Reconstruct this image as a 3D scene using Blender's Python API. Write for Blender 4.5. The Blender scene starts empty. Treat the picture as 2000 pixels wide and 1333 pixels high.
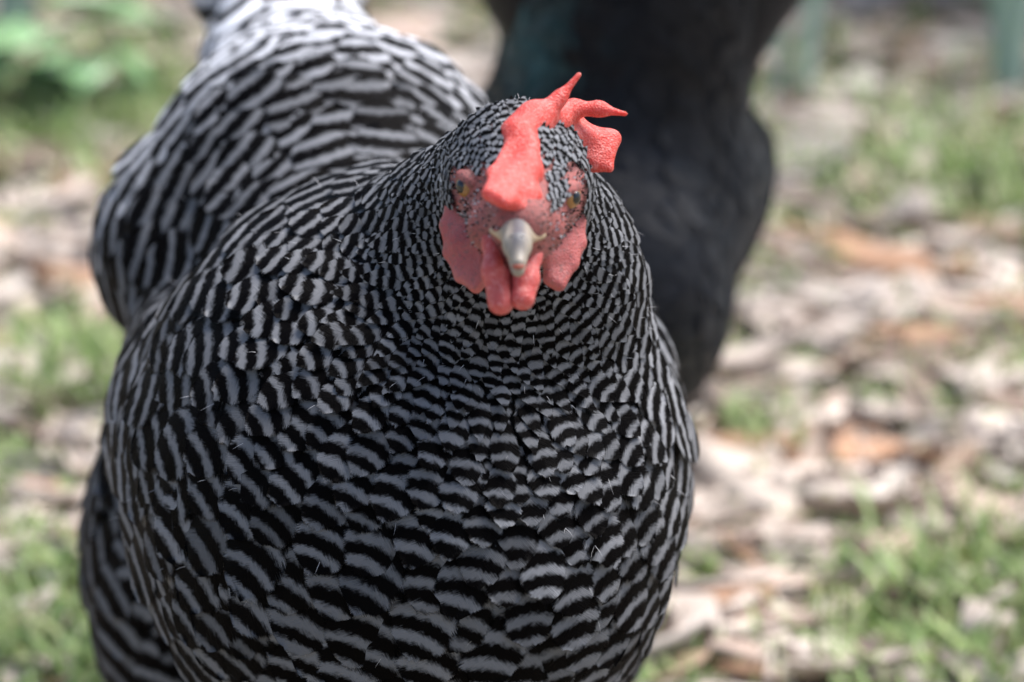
import bpy, math, random, heapq
import numpy as np
from mathutils import Vector, Matrix, kdtree, noise as mnoise

rng = np.random.default_rng(7)
random.seed(7)
sc = bpy.context.scene
COL = sc.collection
R = math.radians

# ------------------------------------------------------------------ camera, light, exposure
PITCH = R(20.0); CAM_Z = 0.746; LENS = 154.0
cam_d = bpy.data.cameras.new('camera'); cam = bpy.data.objects.new('camera', cam_d); COL.objects.link(cam)
cam.location = (0, 0, CAM_Z); cam.rotation_euler = (R(90) - PITCH, 0, 0)
cam_d.lens = LENS; cam_d.sensor_width = 36.0; cam_d.clip_start = 0.05; cam_d.clip_end = 400
cam_d.dof.use_dof = True; cam_d.dof.focus_distance = 1.365; cam_d.dof.aperture_fstop = 7.8
sc.camera = cam
SUN_EL, SUN_AZ = 62.0, 55.0      # azimuth from +Y (away from the camera) towards +X
w = bpy.data.worlds.new('World'); sc.world = w; w.use_nodes = True
nt = w.node_tree; bg = nt.nodes['Background']
sky = nt.nodes.new('ShaderNodeTexSky'); sky.sky_type = 'NISHITA'; sky.sun_disc = False
sky.sun_elevation = R(SUN_EL); sky.sun_rotation = R(SUN_AZ); sky.air_density = 1.0; sky.dust_density = 2.5; sky.ozone_density = 1.0
nt.links.new(sky.outputs[0], bg.inputs[0]); bg.inputs[1].default_value = 0.072
sun_d = bpy.data.lights.new('sun', 'SUN'); sun = bpy.data.objects.new('sun', sun_d); COL.objects.link(sun)
sun_d.energy = 2.15; sun_d.angle = R(38); sun_d.color = (1.0, 0.97, 0.94)
sdir = Vector((math.sin(R(SUN_AZ)) * math.cos(R(SUN_EL)), math.cos(R(SUN_AZ)) * math.cos(R(SUN_EL)), math.sin(R(SUN_EL))))
sun.rotation_euler = sdir.to_track_quat('Z', 'Y').to_euler(); sun.location = sdir * 5
sc.view_settings.view_transform = 'Standard'; sc.view_settings.look = 'None'
sc.view_settings.gamma = 1.0; sc.view_settings.use_curve_mapping = False
sc.view_settings.exposure = 1.5
sc.render.engine = 'CYCLES'
sc.cycles.use_denoising = True
sc.cycles.max_bounces = 8; sc.cycles.transparent_max_bounces = 12

FPX = 2000 * LENS / 36.0
FWD = np.array([0, math.cos(PITCH), -math.sin(PITCH)]); UP = np.array([0, math.sin(PITCH), math.cos(PITCH)])
RT = np.array([1.0, 0, 0]); CP = np.array([0, 0, CAM_Z])
def at(px, py, d):
    return CP + d * (FWD + RT * (px - 1000) / FPX + UP * (666.5 - py) / FPX)
def gnd(px, py, z=0.0):
    v = FWD + RT * (px - 1000) / FPX + UP * (666.5 - py) / FPX
    return CP + v * ((z - CAM_Z) / v[2])
def px_of(p):
    q = np.asarray(p) - CP; d = q @ FWD
    return 1000 + (q @ RT) / d * FPX, 666.5 - (q @ UP) / d * FPX, d

# ------------------------------------------------------------------ materials
def new_mat(name):
    m = bpy.data.materials.new(name); m.use_nodes = True
    return m, m.node_tree, m.node_tree.nodes['Principled BSDF']
def N(nt, t, **kw):
    n = nt.nodes.new(t)
    for k, v in kw.items(): setattr(n, k, v)
    return n
def mathn(nt, op, a, b=None, c=None, clamp=False):
    n = N(nt, 'ShaderNodeMath', operation=op); n.use_clamp = clamp
    for i, x in enumerate((a, b, c)):
        if x is None: continue
        if isinstance(x, (int, float)): n.inputs[i].default_value = x
        else: nt.links.new(x, n.inputs[i])
    return n.outputs[0]
def mapr(nt, val, a, b, c=0, d=1, smooth=False):
    n = N(nt, 'ShaderNodeMapRange'); n.clamp = True
    if smooth: n.interpolation_type = 'SMOOTHSTEP'
    nt.links.new(val, n.inputs[0])
    for i, x in enumerate((a, b, c, d)):
        if isinstance(x, (int, float)): n.inputs[1 + i].default_value = x
        else: nt.links.new(x, n.inputs[1 + i])
    return n.outputs[0]
def mixc(nt, f, a, b, typ='MIX'):
    n = N(nt, 'ShaderNodeMix', data_type='RGBA', blend_type=typ)
    for sock, x in ((n.inputs[0], f), (n.inputs[6], a), (n.inputs[7], b)):
        if isinstance(x, (int, float)): sock.default_value = x
        elif isinstance(x, tuple): sock.default_value = (*x, 1) if len(x) == 3 else x
        else: nt.links.new(x, sock)
    return n.outputs[2]
def noise_tex(nt, vec, scale, detail=3, rough=0.55, dims='3D'):
    n = N(nt, 'ShaderNodeTexNoise', noise_dimensions=dims)
    if vec is not None: nt.links.new(vec, n.inputs['Vector'])
    n.inputs['Scale'].default_value = scale; n.inputs['Detail'].default_value = detail
    n.inputs['Roughness'].default_value = rough
    return n.outputs['Fac']
def attr(nt, name, out='Fac'):
    n = N(nt, 'ShaderNodeAttribute'); n.attribute_name = name
    return n.outputs[out]
def vscale(nt, vec, s):
    n = N(nt, 'ShaderNodeVectorMath', operation='MULTIPLY'); nt.links.new(vec, n.inputs[0]); n.inputs[1].default_value = s
    return n.outputs[0]
def bump(nt, h, strength, dist=0.001, target=None):
    b = N(nt, 'ShaderNodeBump'); b.inputs['Strength'].default_value = strength; b.inputs['Distance'].default_value = dist
    nt.links.new(h, b.inputs['Height']); nt.links.new(b.outputs[0], target); return b

def feather_mat(name, dark, light, barred=True, rough=0.5, spec=0.03, sheen_col=None):
    m, nt, P = new_mat(name)
    fuv = attr(nt, 'fuv', 'Vector'); tint = attr(nt, 'tint')
    sep = N(nt, 'ShaderNodeSeparateXYZ'); nt.links.new(fuv, sep.inputs[0])
    # barbs run outward and towards the tip: fine streaks
    au = mathn(nt, 'ABSOLUTE', sep.outputs[0])
    q = mathn(nt, 'SUBTRACT', sep.outputs[1], mathn(nt, 'MULTIPLY', au, 0.9))
    cmb = N(nt, 'ShaderNodeCombineXYZ')
    nt.links.new(mathn(nt, 'MULTIPLY', q, 2600), cmb.inputs[0])
    nt.links.new(mathn(nt, 'MULTIPLY', sep.outputs[0], 260), cmb.inputs[1])
    nt.links.new(sep.outputs[2], cmb.inputs[2])
    barb = noise_tex(nt, cmb.outputs[0], 1.0, 2, 0.6)
    if barred:
        ph = attr(nt, 'phase')
        nz = noise_tex(nt, vscale(nt, fuv, (420, 420, 1)), 1.0, 3, 0.6)
        ph2 = mathn(nt, 'ADD', ph, mathn(nt, 'MULTIPLY', mathn(nt, 'SUBTRACT', nz, 0.5), 0.42))
        ph2 = mathn(nt, 'ADD', ph2, mathn(nt, 'MULTIPLY', mathn(nt, 'SUBTRACT', barb, 0.5), 0.26))
        tri = mathn(nt, 'MULTIPLY', mathn(nt, 'ABSOLUTE', mathn(nt, 'SUBTRACT', mathn(nt, 'FRACT', ph2), 0.5)), 2.0)
        duty = attr(nt, 'duty')
        fac = mapr(nt, tri, mathn(nt, 'SUBTRACT', duty, 0.25), mathn(nt, 'ADD', duty, 0.25), 1, 0, smooth=True)
        lt = mixc(nt, barb, tuple(c * 0.84 for c in light), tuple(min(1, c * 1.2) for c in light))
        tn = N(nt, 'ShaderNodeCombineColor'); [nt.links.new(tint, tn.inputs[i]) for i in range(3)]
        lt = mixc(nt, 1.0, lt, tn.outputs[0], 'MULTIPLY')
        dk = mixc(nt, barb, tuple(c * 0.6 for c in dark), tuple(c * 1.8 for c in dark))
        col = mixc(nt, fac, dk, lt)
    else:
        nz = noise_tex(nt, vscale(nt, fuv, (160, 160, 1)), 1.0, 3)
        col = mixc(nt, tint, dark, light); col = mixc(nt, attr(nt, 'duty'), col, (.05, .20, .23))  # black plumage: duty mixes a painted teal sheen into the base colour
        col = mixc(nt, mapr(nt, nz, .3, .75, 0, .15), col, tuple(c * .6 for c in dark))
    nt.links.new(col, P.inputs['Base Color'])
    ed = mathn(nt, 'ADD', attr(nt, 'edge'), mathn(nt, 'MULTIPLY', mathn(nt, 'SUBTRACT', barb, 0.5), 0.5))
    nt.links.new(mapr(nt, ed, .84, .98, 1, 0), P.inputs['Alpha'])
    P.inputs['Roughness'].default_value = rough
    P.inputs['Specular IOR Level'].default_value = spec
    P.inputs['Sheen Weight'].default_value = 0.0 if barred else 0.05; P.inputs['Sheen Roughness'].default_value = 0.4
    if sheen_col: P.inputs['Sheen Tint'].default_value = (*sheen_col, 1)
    bump(nt, barb, 0.5, 0.0006, P.inputs['Normal'])
    return m
M_FEATHER = feather_mat('barred_feather', (0.0014, 0.0010, 0.0010), (0.63, 0.64, 0.68))
M_BLACK = feather_mat('black_feather', (0.0025, 0.0035, 0.0065), (0.012, 0.013, 0.019), barred=False, rough=0.45, spec=0.22, sheen_col=(.4, .6, .8))

def skin_mat(name, c1, c2, c3, rough=0.45, lo3=.5, hi3=.78, sss=0.25, scale=350, bstr=0.5, radius=(0.006, 0.002, 0.001)):
    m, nt, P = new_mat(name)
    tc = N(nt, 'ShaderNodeTexCoord')
    n1 = noise_tex(nt, tc.outputs['Object'], scale * .25, 3); n2 = noise_tex(nt, tc.outputs['Object'], scale * 2.2, 3, 0.65)
    col = mixc(nt, mapr(nt, n1, .35, .68), c1, c2); col = mixc(nt, mapr(nt, n2, lo3, hi3), col, c3)
    nt.links.new(col, P.inputs['Base Color']); P.inputs['Roughness'].default_value = rough
    P.inputs['Subsurface Weight'].default_value = sss; P.inputs['Subsurface Radius'].default_value = radius
    P.inputs['Subsurface Scale'].default_value = 1.0
    v = N(nt, 'ShaderNodeTexVoronoi'); nt.links.new(tc.outputs['Object'], v.inputs['Vector']); v.inputs['Scale'].default_value = scale * 4.5
    bump(nt, mathn(nt, 'ADD', v.outputs['Distance'], n2), bstr, 0.0006, P.inputs['Normal'])
    return m
M_COMB = skin_mat('comb_skin', (0.60, 0.05, 0.035), (0.68, 0.10, 0.08), (0.80, 0.27, 0.24), rough=0.5, sss=0.45, radius=(0.008, 0.002, 0.0012))
M_WATTLE = skin_mat('wattle_skin', (0.54, 0.065, 0.055), (0.60, 0.11, 0.10), (0.72, 0.30, 0.28), rough=0.42, sss=0.35)
M_EAR = skin_mat('earlobe_skin', (0.42, 0.08, 0.075), (0.50, 0.14, 0.13), (0.22, 0.11, 0.10), rough=0.5, sss=0.25)
M_FACE = skin_mat('face_skin', (0.36, 0.085, 0.075), (0.38, 0.14, 0.125), (0.06, 0.045, 0.045), rough=0.65, sss=0.15, scale=420, lo3=.46, hi3=.70)
def simple(name, col, rough=0.5, spec=0.5, nscale=200, var=0.35, bstr=0.2):
    m, nt, P = new_mat(name); tc = N(nt, 'ShaderNodeTexCoord')
    n1 = noise_tex(nt, tc.outputs['Object'], nscale, 4)
    nt.links.new(mixc(nt, n1, tuple(c * (1 - var) for c in col), tuple(min(1, c * (1 + var)) for c in col)), P.inputs['Base Color'])
    P.inputs['Roughness'].default_value = rough; P.inputs['Specular IOR Level'].default_value = spec
    bump(nt, n1, bstr, 0.001, P.inputs['Normal']); return m
M_BODY = simple('down_skin', (0.02, 0.018, 0.018), 0.9, 0.1, 400)
def beak_mat():
    m, nt, P = new_mat('beak_horn'); tc = N(nt, 'ShaderNodeTexCoord')
    n1 = noise_tex(nt, vscale(nt, tc.outputs['Object'], (420, 420, 130)), 1.0, 3)
    g = attr(nt, 'dark')
    c = mixc(nt, n1, (0.24, 0.205, 0.165), (0.42, 0.36, 0.29)); c = mixc(nt, g, c, (0.10, 0.095, 0.105))
    y = attr(nt, 'yellow'); c = mixc(nt, y, c, (0.52, 0.38, 0.24))
    nt.links.new(c, P.inputs['Base Color']); P.inputs['Roughness'].default_value = 0.48
    P.inputs['Subsurface Weight'].default_value = 0.08; P.inputs['Subsurface Radius'].default_value = (.003, .002, .001)
    bump(nt, n1, .25, .0005, P.inputs['Normal']); return m
M_BEAK = beak_mat()
M_IRIS = simple('iris_amber', (0.36, 0.17, 0.04), 0.08, 0.7, 900, 0.4, 0)
M_PUPIL = simple('pupil_black', (0.006, 0.006, 0.006), 0.05, 0.8, 10, 0, 0)
M_LEG = simple('leg_scale', (0.42, 0.31, 0.13), 0.5, 0.4, 300, 0.35, 0.5)
M_MOUTH = simple('mouth_dark', (0.30, 0.07, 0.04), 0.5, 0.4, 300, 0.3, 0.1)

# ------------------------------------------------------------------ object helpers
def empty(name, loc, label, cat, group=None):
    o = bpy.data.objects.new(name, None); COL.objects.link(o); o.location = Vector(loc); o.empty_display_size = 0.05
    o['label'] = label; o['category'] = cat
    if group: o['group'] = group
    return o
def link(name, me, parent=None, mat=None, smooth=True, kind=None):
    o = bpy.data.objects.new(name, me); COL.objects.link(o)
    if mat is not None and len(me.materials) == 0: me.materials.append(mat)
    if parent is not None:
        o.parent = parent; o.location = -parent.location if parent.type == 'EMPTY' else Vector((0, 0, 0))
    if kind: o['kind'] = kind
    return o
def mesh_np(name, V, F, attrs=None, smooth=True):
    """V (n,3), F list of equal-size faces (m,k)"""
    me = bpy.data.meshes.new(name); V = np.ascontiguousarray(V, dtype=np.float32); F = np.ascontiguousarray(F, dtype=np.int32)
    k = F.shape[1]
    me.vertices.add(len(V)); me.vertices.foreach_set('co', V.ravel())
    me.loops.add(F.size); me.loops.foreach_set('vertex_index', F.ravel())
    me.polygons.add(len(F)); me.polygons.foreach_set('loop_start', np.arange(0, F.size, k, dtype=np.int32))
    me.polygons.foreach_set('loop_total', np.full(len(F), k, dtype=np.int32))
    me.polygons.foreach_set('use_smooth', np.full(len(F), smooth, dtype=bool))
    for an, arr in (attrs or {}).items():
        arr = np.asarray(arr, dtype=np.float32)
        if arr.ndim == 2:
            a = me.attributes.new(an, 'FLOAT_VECTOR', 'POINT'); a.data.foreach_set('vector', arr.ravel())
        else:
            a = me.attributes.new(an, 'FLOAT', 'POINT'); a.data.foreach_set('value', arr)
    me.update(calc_edges=True); me.validate(); return me

# ------------------------------------------------------------------ signed distance modelling
def E(c, r, fwd=None, roll=0.0):
    """ellipsoid, r=(side, along, up), fwd = direction of the along axis"""
    f = np.array([0, 1, 0.0]) if fwd is None else np.asarray(fwd, float); f = f / np.linalg.norm(f)
    s = np.cross(f, [0, 0, 1.0]); s /= np.linalg.norm(s); u = np.cross(s, f)
    if roll:
        s, u = s * math.cos(roll) + u * math.sin(roll), -s * math.sin(roll) + u * math.cos(roll)
    return ('e', np.asarray(c, float), np.asarray(r, float), np.array([s, f, u]))
def C(a, b, ra, rb): return ('c', np.asarray(a, float), np.asarray(b, float), ra, rb)
def T(a, b, c, ra, rb, rc): return ('t', np.asarray(a, float), np.asarray(b, float), np.asarray(c, float), ra, rb, rc)
def prim_d(p, P):
    if p[0] == 'e':
        q = (P - p[1]) @ p[3].T; k0 = np.linalg.norm(q / p[2], axis=1); k1 = np.linalg.norm(q / p[2] ** 2, axis=1)
        return k0 * (k0 - 1) / np.maximum(k1, 1e-6)
    if p[0] == 'c':
        ab = p[2] - p[1]; h = np.clip((P - p[1]) @ ab / (ab @ ab), 0, 1)
        return np.linalg.norm(P - p[1] - h[:, None] * ab, axis=1) - (p[3] + h * (p[4] - p[3]))
    a, b, c = p[1], p[2], p[3]; ab = b - a; ac = c - a; n = np.cross(ab, ac); nn = n @ n
    w_ = P - a
    g = np.cross(ab, w_) @ n / nn; bt = np.cross(w_, ac) @ n / nn; al = 1 - g - bt
    inside = (al >= 0) & (bt >= 0) & (g >= 0)
    proj = w_ - (w_ @ n)[:, None] * n / nn
    d = np.linalg.norm(w_ - proj, axis=1) - (al * p[4] + bt * p[5] + g * p[6])
    best = np.full(len(P), 1e9)
    for (x, y, rx, ry) in ((a, b, p[4], p[5]), (b, c, p[5], p[6]), (c, a, p[6], p[4])):
        e = y - x; h = np.clip((P - x) @ e / (e @ e), 0, 1)
        best = np.minimum(best, np.linalg.norm(P - x - h[:, None] * e, axis=1) - (rx + h * (ry - rx)))
    return np.where(inside, d, best)
def sdf(prims, P, k=0.012):
    d = None
    for p in prims:
        kk = k
        if isinstance(p, dict): kk = p['k']; p = p['p']
        q = prim_d(p, P)
        if d is None: d = q
        else:
            h = np.maximum(kk - np.abs(d - q), 0) / kk; d = np.minimum(d, q) - h * h * kk * 0.25
    return d
def K(p, k): return {'p': p, 'k': k}
def grad(prims, P, k=0.012, e=0.0008):
    g = np.stack([sdf(prims, P + np.eye(3)[i] * e, k) - sdf(prims, P - np.eye(3)[i] * e, k) for i in range(3)], 1)
    return g / np.maximum(np.linalg.norm(g, axis=1)[:, None], 1e-9)
def nets(prims, lo, hi, h, k=0.012):
    lo = np.asarray(lo, float); n = np.ceil((np.asarray(hi) - lo) / h).astype(int) + 1
    ax = [lo[i] + np.arange(n[i]) * h for i in range(3)]
    G = np.stack(np.meshgrid(*ax, indexing='ij'), -1).reshape(-1, 3)
    D = np.concatenate([sdf(prims, G[i:i + 200000], k) for i in range(0, len(G), 200000)]).reshape(n)
    S = D < 0
    cells = np.zeros(n - 1, int)
    cs = [(i, j, l) for i in (0, 1) for j in (0, 1) for l in (0, 1)]
    sl = lambda c: tuple(slice(c[a], n[a] - 1 + c[a]) for a in range(3))
    for c in cs: cells += S[sl(c)]
    act = (cells > 0) & (cells < 8)
    acc = np.zeros((*act.shape, 3)); cnt = np.zeros(act.shape)
    for c in cs:
        for a in range(3):
            if c[a] == 0:
                c2 = list(c); c2[a] = 1; c2 = tuple(c2)
                d0 = D[sl(c)]; d1 = D[sl(c2)]; m = (d0 < 0) != (d1 < 0)
                t = np.where(m, d0 / np.where(m, d0 - d1, 1), 0)
                for b in range(3): acc[..., b] += np.where(m, c[b] + (t if a == b else 0), 0)
                cnt += m
    idx = -np.ones(act.shape, int); idx[act] = np.arange(act.sum())
    ii = np.stack(np.nonzero(act), 1)
    V = lo + (ii + acc[act] / cnt[act][:, None]) * h
    F = []
    for a in range(3):
        b, c = (a + 1) % 3, (a + 2) % 3
        s0 = [slice(0, n[x]) for x in range(3)]; s1 = list(s0); s0[a] = slice(0, n[a] - 1); s1[a] = slice(1, n[a])
        A, B = S[tuple(s0)], S[tuple(s1)]
        for flip, m in ((False, A & ~B), (True, ~A & B)):
            e = np.stack(np.nonzero(m), 1)
            e = e[(e[:, b] > 0) & (e[:, c] > 0) & (e[:, b] < n[b] - 1) & (e[:, c] < n[c] - 1)]
            q = []
            for (ob, oc) in ((0, 0), (-1, 0), (-1, -1), (0, -1)):
                f = e.copy(); f[:, b] += ob; f[:, c] += oc; q.append(idx[f[:, 0], f[:, 1], f[:, 2]])
            q = np.stack(q, 1)
            if flip: q = q[:, ::-1]
            F.append(q)
    F = np.concatenate(F); F = F[(F >= 0).all(1)]
    return V, F[:, ::-1] if False else F

def sdf_object(name, prims, lo, hi, h, k, mat, parent, attrs_fn=None):
    V, F = nets(prims, lo, hi, h, k)
    return link(name, mesh_np(name, V, F, attrs_fn(V) if attrs_fn else None), parent, mat)
def bounds(prims, pad):
    lo = np.full(3, 1e9); hi = -lo
    for p in prims:
        if isinstance(p, dict): p = p['p']
        if p[0] == 'e': pts = [(p[1], max(p[2]))]
        elif p[0] == 'c': pts = [(p[1], p[3]), (p[2], p[4])]
        else: pts = [(p[1], p[4]), (p[2], p[5]), (p[3], p[6])]
        for c, r in pts: lo = np.minimum(lo, c - r - pad); hi = np.maximum(hi, c + r + pad)
    return lo, hi

# ------------------------------------------------------------------ plumage engine
class Surf: pass
def build_surface(prims, lo, hi, h, seed_pt, seed_r, period_fn, k):
    s = Surf(); s.prims = prims; s.k = k
    V, F = nets(prims, lo, hi, h, k); s.V, s.F = V, F
    n = len(V); Ed = np.concatenate([F[:, [0, 1]], F[:, [1, 2]], F[:, [2, 3]], F[:, [3, 0]], F[:, [0, 2]], F[:, [1, 3]]])
    Ed = np.unique(np.sort(Ed, 1), axis=0)
    L = np.linalg.norm(V[Ed[:, 0]] - V[Ed[:, 1]], axis=1)
    per = period_fn(V, None)
    adj = [[] for _ in range(n)]
    for (a, b), l in zip(Ed.tolist(), L.tolist()): adj[a].append((b, l)); adj[b].append((a, l))
    def dijk(start, wfn=None):
        D = [1e9] * n; hq = []
        for i, d0 in start: D[i] = d0; hq.append((d0, i))
        heapq.heapify(hq)
        while hq:
            d, i = heapq.heappop(hq)
            if d > D[i]: continue
            for j, l in adj[i]:
                nd = d + (l if wfn is None else l / wfn[j])
                if nd < D[j]: D[j] = nd; heapq.heappush(hq, (nd, j))
        return np.array(D)
    ds = np.linalg.norm(V - seed_pt, axis=1); st = [(int(i), float(ds[i])) for i in np.nonzero(ds < seed_r)[0]]
    D = dijk(st); D[D > 1e8] = 0.5
    def smooth(X, it):
        a = np.concatenate([Ed[:, 0], Ed[:, 1]]); b = np.concatenate([Ed[:, 1], Ed[:, 0]]); c = np.bincount(a, minlength=n)
        for _ in range(it): X = 0.4 * X + 0.6 * np.bincount(a, X[b], n) / np.maximum(c, 1)
        return X
    D = smooth(D, 14); s.D = D
    per = period_fn(V, D)
    Ph = smooth(dijk([(i, d0 / 0.0025) for i, d0 in st], per), 10); s.Ph = Ph
    tri = np.concatenate([F[:, [0, 1, 2]], F[:, [0, 2, 3]]]); s.tri = tri
    e1 = V[tri[:, 1]] - V[tri[:, 0]]; e2 = V[tri[:, 2]] - V[tri[:, 0]]; nn = np.cross(e1, e2); ar = np.linalg.norm(nn, axis=1) / 2
    s.area = ar
    u1 = D[tri[:, 1]] - D[tri[:, 0]]; u2 = D[tri[:, 2]] - D[tri[:, 0]]; n2 = np.maximum((nn * nn).sum(1), 1e-18)
    g = (np.cross(e2, nn) * u1[:, None] + np.cross(nn, e1) * u2[:, None]) / n2[:, None]
    G = np.zeros((n, 3))
    for i in range(3):
        for a in range(3): G[:, a] += np.bincount(tri[:, i], g[:, a] * ar, n)
    for a in range(3): G[:, a] = smooth(G[:, a], 18)
    s.G = G / np.maximum(np.linalg.norm(G, axis=1)[:, None], 1e-9)
    s.kd = kdtree.KDTree(n)
    for i, v in enumerate(V): s.kd.insert(v, i)
    s.kd.balance(); return s
def sample(s, spacing_fn, over=5.0, mask_fn=None):
    T_ = s.tri; cen = s.V[T_].mean(1); Dc = s.D[T_].mean(1); r = spacing_fn(cen, Dc)
    w_ = s.area / r ** 2
    if mask_fn is not None: w_ = w_ * mask_fn(cen, Dc)
    tot = int(w_.sum() * over)
    ti = rng.choice(len(T_), tot, p=w_ / w_.sum()); a, b = rng.random(tot), rng.random(tot); f = a + b > 1; a[f] = 1 - a[f]; b[f] = 1 - b[f]
    wt = np.stack([1 - a - b, a, b], 1); P = (s.V[T_[ti]] * wt[:, :, None]).sum(1); D = (s.D[T_[ti]] * wt).sum(1); Ph = (s.Ph[T_[ti]] * wt).sum(1)
    G = (s.G[T_[ti]] * wt[:, :, None]).sum(1); r = spacing_fn(P, D)
    lv = np.floor(np.log2(r / r.min() + 1e-6) * 1.5).astype(int); cell = r.min() * 2 ** ((np.arange(lv.max() + 3)) / 1.5)
    grids = [dict() for _ in range(lv.max() + 3)]; keep = []
    Pl = P.tolist(); rl = r.tolist(); ll = lv.tolist()
    for i in range(tot):
        x, y, z = Pl[i]; ri = rl[i]; ok = True
        for l in (ll[i] - 1, ll[i], ll[i] + 1):
            if l < 0: continue
            c = cell[l + 1]; cx, cy, cz = int(x // c), int(y // c), int(z // c); g = grids[l]
            for ix in (cx - 1, cx, cx + 1):
                for iy in (cy - 1, cy, cy + 1):
                    for iz in (cz - 1, cz, cz + 1):
                        for (qx, qy, qz) in g.get((ix, iy, iz), ()):
                            if (qx - x) ** 2 + (qy - y) ** 2 + (qz - z) ** 2 < ri * ri: ok = False; break
                        if not ok: break
                    if not ok: break
                if not ok: break
            if not ok: break
        if ok:
            keep.append(i); l = ll[i]; c = cell[l + 1]; grids[l].setdefault((int(x // c), int(y // c), int(z // c)), []).append((x, y, z))
    keep = np.array(keep); return P[keep], D[keep], Ph[keep], G[keep], r[keep]

def make_feathers(s, P, t, L, W, phase0, period, duty, tint, lift, nu=5, nv=7, shape='round', camber=0.25, arc=0.25, jit=0.12, seed=1):
    """returns V (m, nv*nu, 3) and per-vertex attributes; all args are arrays of length m (or scalars)"""
    m = len(P); arc = np.broadcast_to(np.asarray(arc, float), (m,))[:, None]; rg = np.random.default_rng(seed); b1 = lambda x: np.broadcast_to(np.asarray(x, float), (m,)).copy()
    L, W, period, duty, tint, lift = map(b1, (L, W, period, duty, tint, lift))
    n = grad(s.prims, P, s.k); t = t - (t * n).sum(1)[:, None] * n; t /= np.maximum(np.linalg.norm(t, axis=1)[:, None], 1e-9)
    b = np.cross(n, t); a = rg.normal(0, 1, m) * jit; t, b = t * np.cos(a)[:, None] + b * np.sin(a)[:, None], b * np.cos(a)[:, None] - t * np.sin(a)[:, None]
    v = 1 - (1 - np.linspace(0, 1, nv)) ** 1.35; u = np.linspace(-1, 1, nu)
    if shape == 'round':
        wv = np.where(v < .6, np.sqrt(np.clip(v / .6, 0.12, 1)), np.sqrt(np.clip(1 - ((v - .6) / .42) ** 2, 0, 1)))
        wv[-1] = max(wv[-1], .22)
    else:
        wv = np.where(v < .35, np.sqrt(np.clip(v / .35, .15, 1)), np.clip(1 - ((v - .35) / .72) ** 1.6, 0.08, 1))
    UU = u[None, :] * wv[:, None]; VV = np.repeat(v[:, None], nu, 1)
    UU = UU.ravel(); VV = VV.ravel()
    un = np.tile(u, nv)
    vj = VV[None] - (0.07 * un ** 2)[None] * VV[None] + rg.normal(0, .022, (m, nu * nv)) * (VV > .5)[None]
    uj = UU[None] * (1 + rg.normal(0, .05, (m, nu * nv)))
    Q = P[:, None] + t[:, None] * (vj * L[:, None])[..., None] + b[:, None] * (uj * W[:, None])[..., None]
    Qf = Q.reshape(-1, 3)
    d = np.concatenate([sdf(s.prims, Qf[i:i + 200000], s.k) for i in range(0, len(Qf), 200000)])
    gn = np.concatenate([grad(s.prims, Qf[i:i + 200000], s.k) for i in range(0, len(Qf), 200000)])
    off = (-0.0004 + lift[:, None] * VV[None] ** 1.3 * (1 + rg.normal(0, .22, m))[:, None]
           - camber * W[:, None] * (un ** 2 * wv.repeat(nu) ** .5)[None] * .55 + (rg.normal(0, 1, m) * .06)[:, None] * uj * W[:, None])
    Qf = Qf - gn * (d - off.ravel())[:, None]
    ph = phase0[:, None] + (rg.normal(0, .05, m))[:, None] + (vj * L[:, None]) / period[:, None] - arc * (uj ** 2) * (W / period)[:, None]
    fuv = np.stack([uj * W[:, None], vj * L[:, None], np.broadcast_to((rg.random(m) * 50)[:, None], uj.shape)], -1)
    edge = np.maximum(np.abs(un), VV ** 4 + 0 * un); edge = np.broadcast_to(edge[None], uj.shape)
    A = dict(edge=edge, phase=ph, fuv=fuv, duty=np.broadcast_to(duty[:, None], uj.shape), tint=np.broadcast_to((tint * (1 + rg.normal(0, .10, m)))[:, None], uj.shape))
    i = np.arange(nv - 1)[:, None] * nu + np.arange(nu - 1)[None]; f = np.stack([i, i + 1, i + nu + 1, i + nu], -1).reshape(-1, 4)
    return Qf.reshape(m, -1, 3), A, f
def join_feathers(name, pack, sel, parent, mat, kind='stuff'):
    V, A, f = pack; V = V[sel]; m, nvp = V.shape[:2]
    F = (f[None] + (np.arange(m) * nvp)[:, None, None]).reshape(-1, 4)
    at_ = {k: (x[sel].reshape(-1, 3) if x.ndim == 3 else x[sel].ravel()) for k, x in A.items()}
    return link(name, mesh_np(name, V.reshape(-1, 3), F, at_), parent, mat, kind=kind)
def lerp_tab(x, xs, ys): return np.interp(x, xs, ys)

def legs(parent, pts, mat):
    for foot, hock, hip in pts:
        foot, hock, hip = map(lambda p: np.asarray(p, float), (foot, hock, hip))
        pr = [C(hip, hock, .017, .0075), C(hock, foot + [0, 0, .006], .0065, .0055)]
        fw = parent['fw']; f = np.array([fw[0], fw[1], 0.0]); f /= np.linalg.norm(f)
        sd = np.array([f[1], -f[0], 0])
        for ang, ln in ((0, .055), (.6, .045), (-.6, .045), (math.pi, .025)):
            d = f * math.cos(ang) + sd * math.sin(ang)
            pr.append(C(foot + [0, 0, .006], foot + d * ln + [0, 0, .004], .005, .003))
            pr.append(C(foot + d * ln + [0, 0, .004], foot + d * (ln + .01) + [0, 0, .001], .0025, .001))
        lo, hi = bounds(pr, .004)
        sdf_object('leg', pr, lo, hi, .0018, .004, mat, parent)

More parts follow.
